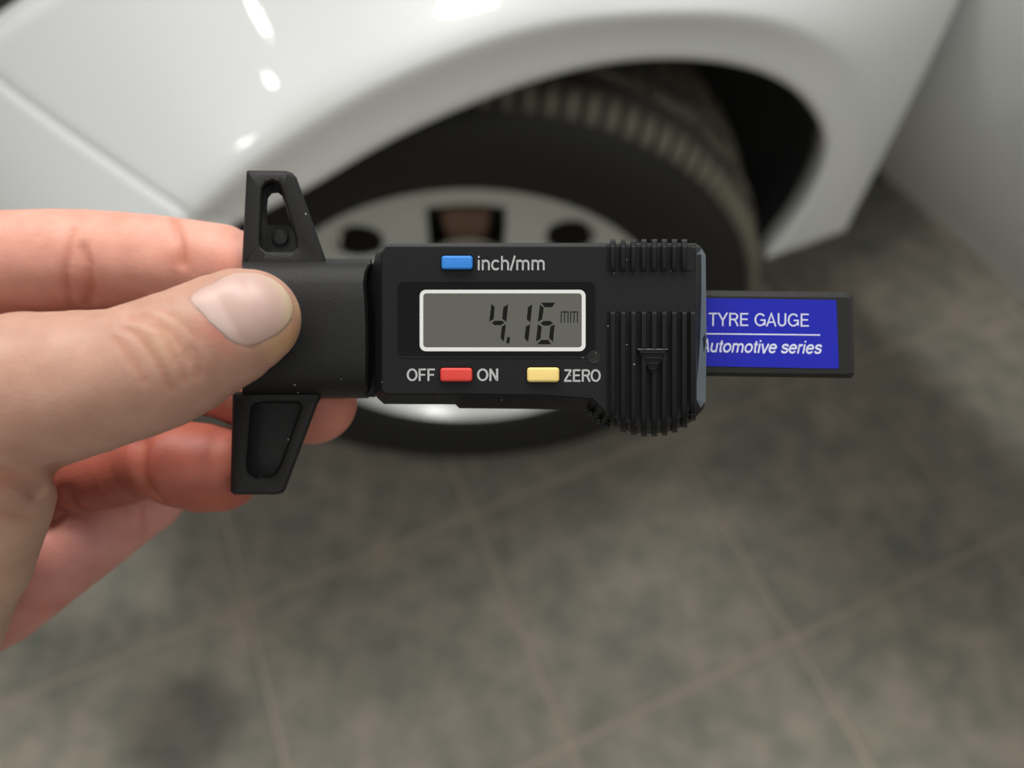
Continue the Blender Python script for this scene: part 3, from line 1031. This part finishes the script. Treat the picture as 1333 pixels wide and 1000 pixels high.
chains = {
    # (px, py, radius px, depth mm)
    'thumb': [(326, 415, 64, 129.4), (312, 420, 70, 129.2), (290, 432, 75, 128.8), (262, 446, 78, 128.2), (232, 462, 83, 127.6), (200, 476, 86, 127.0), (165, 488, 87, 126.5),
              (108, 499, 95, 126), (40, 512, 106, 126), (-60, 560, 125, 128), (-180, 640, 140, 134)],
    'thenar': [(-75, 650, 118, 133), (-95, 740, 112, 136), (-150, 860, 120, 142), (-330, 930, 150, 150)],
    'thenar2': [(-42, 668, 92, 131), (-55, 730, 86, 134)],
    'index': [(350, 362, 40, 156.5), (318, 356, 52, 157), (285, 350, 58, 158), (250, 347, 60, 159), (228, 345, 60.5, 160), (205, 342, 61, 160.5), (160, 340, 63, 162), (115, 339, 65, 163),
              (70, 339.5, 66, 163), (20, 340, 65, 163), (-60, 350, 70, 163), (-190, 385, 78, 162)],
    'middle': [(408, 522, 56, 161), (385, 520, 59, 161), (345, 508, 58, 162), (300, 491, 57, 163), (250, 478, 58, 165), (180, 465, 60, 168), (60, 455, 64, 170), (-90, 470, 72, 170), (-210, 500, 80, 168)],
    'ring': [(287, 611, 55, 158), (265, 609, 58, 157.5), (235, 604, 56, 157), (208, 598, 51, 158), (186, 598, 48, 160), (160, 605, 52, 162), (130, 611, 54, 164), (104, 616, 49, 166), (84, 622, 43, 168), (60, 630, 50, 168),
             (20, 640, 54, 172), (-90, 640, 70, 172), (-210, 640, 80, 170)],
    'pinky': [(206, 634, 44, 171), (190, 648, 47, 171), (156, 670, 49.5, 171), (108, 706, 52, 171), (58, 741, 55, 170), (0, 785, 57, 168), (-70, 815, 64, 166), (-200, 810, 80, 165)],
    'palm': [(-190, 385, 78, 162), (-330, 520, 150, 160), (-420, 720, 160, 156)],
    'palm2': [(-200, 810, 80, 165), (-330, 800, 140, 160), (-470, 860, 160, 154)],
    'palm3': [(-210, 560, 90, 168), (-330, 640, 150, 160)],
    'wrist': [(-420, 760, 175, 155), (-620, 980, 190, 145), (-1050, 1300, 240, 120)],
}
prims = []          # (a, ra, b, rb, blend, name)
K = {'thumb': 2.5, 'thenar': 5, 'thenar2': 2.0, 'palm': 8, 'palm2': 8, 'palm3': 8, 'wrist': 8}
order = ['index', 'middle', 'ring', 'pinky', 'palm', 'palm2', 'palm3', 'wrist', 'thenar', 'thenar2', 'thumb']
for nm in order:
    ch = [hp3(*c_) for c_ in chains[nm]]
    prims.append((nm, ch))


def round_cone(P, a, ra, b, rb):
    ba = b - a; L2 = max(float(ba @ ba), 1e-9)
    t = np.clip(((P - a) @ ba) / L2, 0, 1)
    d = np.linalg.norm(P - (a + t[..., None] * ba), axis=-1)
    return d - (ra + (rb - ra) * t)


def smin(a, b, k):
    h = np.maximum(k - np.abs(a - b), 0) / k
    return np.minimum(a, b) - h * h * k * 0.25


def chain_d(P, ch, k=1.2):
    d = None
    for (a, ra), (b, rb) in zip(ch[:-1], ch[1:]):
        q_ = round_cone(P, a, ra, b, rb)
        d = q_ if d is None else np.minimum(d, q_)
    return d


# shallow flattening of thumb towards the camera: thumb is wider than it is thick
def base_sdf(P):
    d = None
    for nm, ch in prims:
        q_ = chain_d(P, ch)
        if nm == 'thumb':
            dt = q_
            continue
        if d is None: d = q_
        else: d = smin(d, q_, {'middle': 0.6, 'ring': 0.6, 'pinky': 0.6}.get(nm, K.get(nm, 1.0)))
    # web: thumb blends strongly with the palm, hardly with the fingers
    dp = None
    for nm, ch in prims:
        if nm in ('palm', 'palm3', 'wrist', 'thenar', 'thenar2'):
            q_ = chain_d(P, ch); dp = q_ if dp is None else np.minimum(dp, q_)
    web = smin(dt, dp, 9.0)
    web = np.where(P[..., 0] > -62, np.minimum(dt, web + np.maximum(0, (P[..., 0] + 72) * 0.25)), web)
    d = smin(d, web, 0.8)
    return d


def march(px, py, f=base_sdf, d0=105):
    dirv = np.array([(px - 666.5) / 1000, (500 - py) / 1000, -1.0])
    L = np.linalg.norm(dirv); D = d0
    for _ in range(60):
        v = f((dirv * D)[None])[0]
        D += v / L
        if v < 0.004: break
    return dirv * D


creases = [
    # picture polylines, groove radius mm, depth mm
    ([(226, 284), (231, 300), (235, 322), (236, 342)], 0.9, 0.9),
    ([(94, 300), (88, 330), (86, 360), (89, 385), (92, 398)], 0.9, 0.45),
    ([(108, 322), (116, 345), (120, 370), (118, 385), (113, 397)], 1.0, 0.6),
    ([(183, 578), (181, 600), (183, 620), (190, 637), (204, 650)], 1.5, 1.7),
    ([(76, 608), (80, 630), (87, 648), (94, 662)], 1.5, 1.8),
    ([(-30, 608), (-12, 612), (5, 619), (22, 627), (40, 637), (52, 643)], 0.9, 2.6),
    ([(168, 412), (190, 418), (205, 428), (217, 445), (226, 462), (236, 482), (240, 496)], 0.6, 0.42),
    ([(184, 409), (202, 415), (224, 434), (238, 452), (246, 470)], 0.55, 0.30),
    ([(158, 426), (178, 436), (192, 452), (206, 474), (216, 492), (222, 506)], 0.6, 0.36),
    ([(200, 401), (220, 409), (240, 422), (256, 440)], 0.5, 0.2),
    ([(146, 440), (160, 452), (176, 474), (188, 496)], 0.6, 0.2),
    ([(252, 452), (258, 470), (258, 490)], 0.6, 0.22),
    ([(-10, 664), (20, 672), (42, 676)], 0.8, 0.25),
    ([(185, 660), (187, 685), (184, 704)], 0.7, 0.4),
]
groove_caps = []
for pl, gr, dp_ in creases:
    pts = [march(*p_) for p_ in pl]
    groove_caps.append((pts, gr, dp_))

nail_px = [(242, 385.5), (247, 394.5), (259, 405), (269.5, 418.5), (283, 430), (295, 441), (307, 448.5), (322, 452.5), (334, 450), (347.5, 444), (362.5, 436.5),
           (374.5, 426), (382, 416), (386.2, 400.5), (382, 385.5), (371.5, 370.5), (358, 360), (340, 353), (325, 351.5), (304, 353), (287.5, 360), (269.5, 370.5), (256, 376.5)]
nail_edge = [march(*p_) for p_ in nail_px]


def hand_sdf(P):
    d = base_sdf(P)
    for pts, gr, dp_ in groove_caps:
        arr = np.array(pts)
        m = ((P[..., 0] > arr[:, 0].min() - 4) & (P[..., 0] < arr[:, 0].max() + 4) & (P[..., 1] > arr[:, 1].min() - 4) & (P[..., 1] < arr[:, 1].max() + 4)
             & (P[..., 2] > arr[:, 2].min() - 4) & (P[..., 2] < arr[:, 2].max() + 4))
        if not m.any(): continue
        Q = P[m]; dd = None
        for a, b in zip(pts[:-1], pts[1:]):
            q_ = round_cone(Q, a, 0.0, b, 0.0)
            dd = q_ if dd is None else np.minimum(dd, q_)
        d[m] = d[m] + dp_ * np.exp(-(dd / gr) ** 2)
    # groove round the nail
    arr = np.array(nail_edge)
    m = ((P[..., 0] > arr[:, 0].min() - 3) & (P[..., 0] < arr[:, 0].max() + 3) & (P[..., 1] > arr[:, 1].min() - 3) & (P[..., 1] < arr[:, 1].max() + 3)
         & (P[..., 2] > arr[:, 2].min() - 3) & (P[..., 2] < arr[:, 2].max() + 4))
    if m.any():
        Q = P[m]; dd = None
        for a, b in zip(nail_edge[:-1], nail_edge[1:]):
            q_ = round_cone(Q, a, 0.0, b, 0.0)
            dd = q_ if dd is None else np.minimum(dd, q_)
        d[m] = d[m] + 0.10 * np.exp(-(dd / 0.5) ** 2)
    return d


def surface_nets(f, lo, hi, h):
    nx, ny, nz = [int(math.ceil((hi[i] - lo[i]) / h)) + 1 for i in range(3)]
    xs = lo[0] + h * np.arange(nx); ys = lo[1] + h * np.arange(ny); zs = lo[2] + h * np.arange(nz)
    # coarse pass: only evaluate finely near the surface
    D = np.full((nx, ny, nz), 1e3, dtype=np.float64)
    S = 8
    for i0 in range(0, nx, S):
        for j0 in range(0, ny, S):
            k0s = np.arange(0, nz, S)
            cx = lo[0] + h * (i0 + S / 2); cy = lo[1] + h * (j0 + S / 2)
            C_ = np.stack([np.full(len(k0s), cx), np.full(len(k0s), cy), lo[2] + h * (k0s + S / 2)], -1)
            dv = base_sdf(C_)
            lim = h * S * 0.9 + 1.5
            for k0, v in zip(k0s, dv):
                i1, j1, k1 = min(i0 + S, nx), min(j0 + S, ny), min(k0 + S, nz)
                if abs(v) > lim:
                    D[i0:i1, j0:j1, k0:k1] = v
                    continue
                X, Y, Z = np.meshgrid(xs[i0:i1], ys[j0:j1], zs[k0:k1], indexing='ij')
                D[i0:i1, j0:j1, k0:k1] = f(np.stack([X, Y, Z], -1).reshape(-1, 3)).reshape(X.shape)
    neg = D < 0
    c8 = [neg[a:nx - 1 + a, b:ny - 1 + b, c_:nz - 1 + c_] for a in (0, 1) for b in (0, 1) for c_ in (0, 1)]
    s = sum(x.astype(np.int8) for x in c8)
    act = (s > 0) & (s < 8)
    ii, jj, kk = np.nonzero(act)
    idx = -np.ones(act.shape, dtype=np.int64); idx[ii, jj, kk] = np.arange(len(ii))
    acc = np.zeros((len(ii), 3)); cnt = np.zeros(len(ii))
    offs = [(a, b, c_) for a in (0, 1) for b in (0, 1) for c_ in (0, 1)]
    for o1 in offs:
        for ax in range(3):
            if o1[ax] == 1: continue
            o2 = list(o1); o2[ax] = 1
            v1 = D[ii + o1[0], jj + o1[1], kk + o1[2]]; v2 = D[ii + o2[0], jj + o2[1], kk + o2[2]]
            m = (v1 < 0) != (v2 < 0)
            t = np.where(m, v1 / np.where(m, v1 - v2, 1), 0)
            p = np.stack([np.full(len(ii), float(o1[0])), np.full(len(ii), float(o1[1])), np.full(len(ii), float(o1[2]))], -1)
            p[:, ax] += t
            acc[m] += p[m]; cnt[m] += 1
    V = acc / cnt[:, None] + np.stack([ii, jj, kk], -1)
    V = V * h + np.array(lo)
    faces = []
    for ax in range(3):
        b, c_ = [(1, 2), (2, 0), (0, 1)][ax]
        sl0 = [slice(None)] * 3; sl1 = [slice(None)] * 3
        sl0[ax] = slice(0, -1); sl1[ax] = slice(1, None)
        n0, n1 = neg[tuple(sl0)], neg[tuple(sl1)]
        ch_ = n0 != n1
        pi = np.stack(np.nonzero(ch_), -1)
        ok = (pi[:, b] > 0) & (pi[:, c_] > 0) & (pi[:, b] < [nx, ny, nz][b] - 1) & (pi[:, c_] < [nx, ny, nz][c_] - 1)
        pi = pi[ok]
        inside = n0[pi[:, 0], pi[:, 1], pi[:, 2]]
        eb = np.zeros(3, int); eb[b] = 1; ec = np.zeros(3, int); ec[c_] = 1
        g0 = lambda p: idx[p[:, 0], p[:, 1], p[:, 2]]
        q4 = np.stack([g0(pi - eb - ec), g0(pi - ec), g0(pi), g0(pi - eb)], -1)
        q4[~inside] = q4[~inside][:, ::-1]
        faces.append(q4)
    Fq = np.concatenate(faces)
    return V, Fq[(Fq >= 0).all(1)]


HAND_O = cs(-60, 560, 150)
hand_rot = CAMROT.to_euler()
allp = np.array([p for nm, ch in prims for p, r in ch]); allr = np.array([r for nm, ch in prims for p, r in ch])
lo = (allp - allr[:, None]).min(0) - 2; hi = (allp + allr[:, None]).max(0) + 2
parts_ = []
V, Fq = surface_nets(hand_sdf, lo, hi, 0.5)

# tint per vertex; ring and middle redder, with their shade mixed into the colour
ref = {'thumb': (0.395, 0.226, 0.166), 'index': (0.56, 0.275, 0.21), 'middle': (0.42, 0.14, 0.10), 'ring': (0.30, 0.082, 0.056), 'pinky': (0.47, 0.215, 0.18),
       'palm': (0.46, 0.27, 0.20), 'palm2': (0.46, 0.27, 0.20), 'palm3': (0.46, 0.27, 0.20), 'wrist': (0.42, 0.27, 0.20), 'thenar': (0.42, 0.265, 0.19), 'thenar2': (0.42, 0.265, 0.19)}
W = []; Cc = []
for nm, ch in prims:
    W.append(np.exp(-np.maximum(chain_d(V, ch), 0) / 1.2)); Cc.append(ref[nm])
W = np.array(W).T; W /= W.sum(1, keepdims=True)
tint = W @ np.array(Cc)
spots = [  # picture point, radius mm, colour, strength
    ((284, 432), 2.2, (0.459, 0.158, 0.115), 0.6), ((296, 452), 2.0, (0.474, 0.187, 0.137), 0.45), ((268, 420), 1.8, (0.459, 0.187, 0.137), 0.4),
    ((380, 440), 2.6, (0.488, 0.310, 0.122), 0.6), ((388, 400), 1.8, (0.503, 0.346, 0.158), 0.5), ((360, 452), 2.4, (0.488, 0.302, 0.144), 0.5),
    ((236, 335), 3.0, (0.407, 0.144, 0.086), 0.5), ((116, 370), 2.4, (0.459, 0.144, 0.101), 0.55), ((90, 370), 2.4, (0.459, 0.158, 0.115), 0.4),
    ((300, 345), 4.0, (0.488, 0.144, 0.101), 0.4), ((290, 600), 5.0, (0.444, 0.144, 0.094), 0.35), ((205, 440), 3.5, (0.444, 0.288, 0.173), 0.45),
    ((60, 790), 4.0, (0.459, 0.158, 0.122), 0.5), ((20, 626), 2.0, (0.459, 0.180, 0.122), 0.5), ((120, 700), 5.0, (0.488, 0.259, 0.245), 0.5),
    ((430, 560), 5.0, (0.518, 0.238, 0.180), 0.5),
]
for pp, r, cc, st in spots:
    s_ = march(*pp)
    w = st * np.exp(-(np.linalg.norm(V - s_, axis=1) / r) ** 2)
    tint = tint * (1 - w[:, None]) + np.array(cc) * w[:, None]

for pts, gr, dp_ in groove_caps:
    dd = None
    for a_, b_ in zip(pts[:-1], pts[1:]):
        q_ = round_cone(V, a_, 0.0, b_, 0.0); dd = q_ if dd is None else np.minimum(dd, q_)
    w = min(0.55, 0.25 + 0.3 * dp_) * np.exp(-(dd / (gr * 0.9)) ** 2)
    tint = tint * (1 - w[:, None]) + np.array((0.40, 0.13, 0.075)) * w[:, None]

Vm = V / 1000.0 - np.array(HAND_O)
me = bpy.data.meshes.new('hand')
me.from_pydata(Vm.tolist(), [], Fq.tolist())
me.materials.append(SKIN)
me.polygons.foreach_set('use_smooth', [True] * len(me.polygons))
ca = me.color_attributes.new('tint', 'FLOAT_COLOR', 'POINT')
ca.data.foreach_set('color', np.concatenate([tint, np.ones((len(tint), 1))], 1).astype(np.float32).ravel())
me.update()
hand = bpy.data.objects.new('hand', me); COL.objects.link(hand)
hand.location = CAM + CAMROT @ HAND_O
hand.rotation_euler = hand_rot
tag(hand, 'bare left hand pinching the black gauge between thumb and fingers', 'hand')
sm = hand.modifiers.new('smooth', 'SMOOTH'); sm.factor = 0.5; sm.iterations = 1

# --- thumb nail
nc = (317, 402)
NA = 72
bpx = []
for i in range(NA):
    bpx.append(ray_poly(nc, 2 * math.pi * i / NA, nail_px))
NRG = 12
nv, nf, ncol = [], [], []


def grad(p):
    e = 0.3; o = np.array([[e, 0, 0], [-e, 0, 0], [0, e, 0], [0, -e, 0], [0, 0, e], [0, 0, -e]])
    v = base_sdf(p[None] + o); g_ = np.array([v[0] - v[1], v[2] - v[3], v[4] - v[5]]); return g_ / np.linalg.norm(g_)


for k in range(NRG + 1):
    s = k / NRG
    for i in range(NA):
        px_, py_ = nc[0] + (bpx[i][0] - nc[0]) * s, nc[1] + (bpx[i][1] - nc[1]) * s
        p = march(px_, py_); n_ = grad(p)
        tip_ = max(0, ((px_ - 317) * 0.85 - (py_ - 402) * 0.35) / 60)      # towards the free edge
        off = 0.26 * (1 - s ** 7) - 0.09
        nv.append(p / 1000 + n_ * off / 1000 - np.array(HAND_O))
        along = ((px_ - 317) * 0.86 - (py_ - 402) * 0.5)   # + tip, - cuticle
        across = ((px_ - 317) * 0.5 + (py_ - 402) * 0.86)
        colr = np.array((0.43, 0.285, 0.245))
        lun = 1 / (1 + math.exp((math.hypot(along + 62, across * 0.9 - 4) - 38) / 3.0))
        colr = colr * (1 - 0.55 * lun) + np.array((0.49, 0.385, 0.345)) * 0.55 * lun
        fe = 1 / (1 + math.exp(-(math.hypot(along + 10, across) - 62) / 3.5)) if along > 0 else 0
        colr = colr * (1 - fe) + np.array((0.50, 0.39, 0.25)) * fe
        ncol.append((*colr, 1))
for k in range(NRG):
    for i in range(NA):
        i2 = (i + 1) % NA
        if k == 0:
            nf.append((0, NA + i2, NA + i)); continue
        nf.append((k * NA + i, k * NA + i2, (k + 1) * NA + i2, (k + 1) * NA + i))
me = bpy.data.meshes.new('thumbnail')
me.from_pydata([tuple(v) for v in nv], [], nf)
me.materials.append(NAIL)
ca = me.color_attributes.new('tint', 'FLOAT_COLOR', 'POINT')
ca.data.foreach_set('color', np.array(ncol, dtype=np.float32).ravel())
me.polygons.foreach_set('use_smooth', [True] * len(me.polygons))
me.update()
nail = bpy.data.objects.new('thumbnail', me); COL.objects.link(nail); nail.parent = hand
so = nail.modifiers.new('thickness', 'SOLIDIFY'); so.thickness = 0.00025; so.offset = -1
tag(nail, 'pale pink thumbnail with lighter rim')
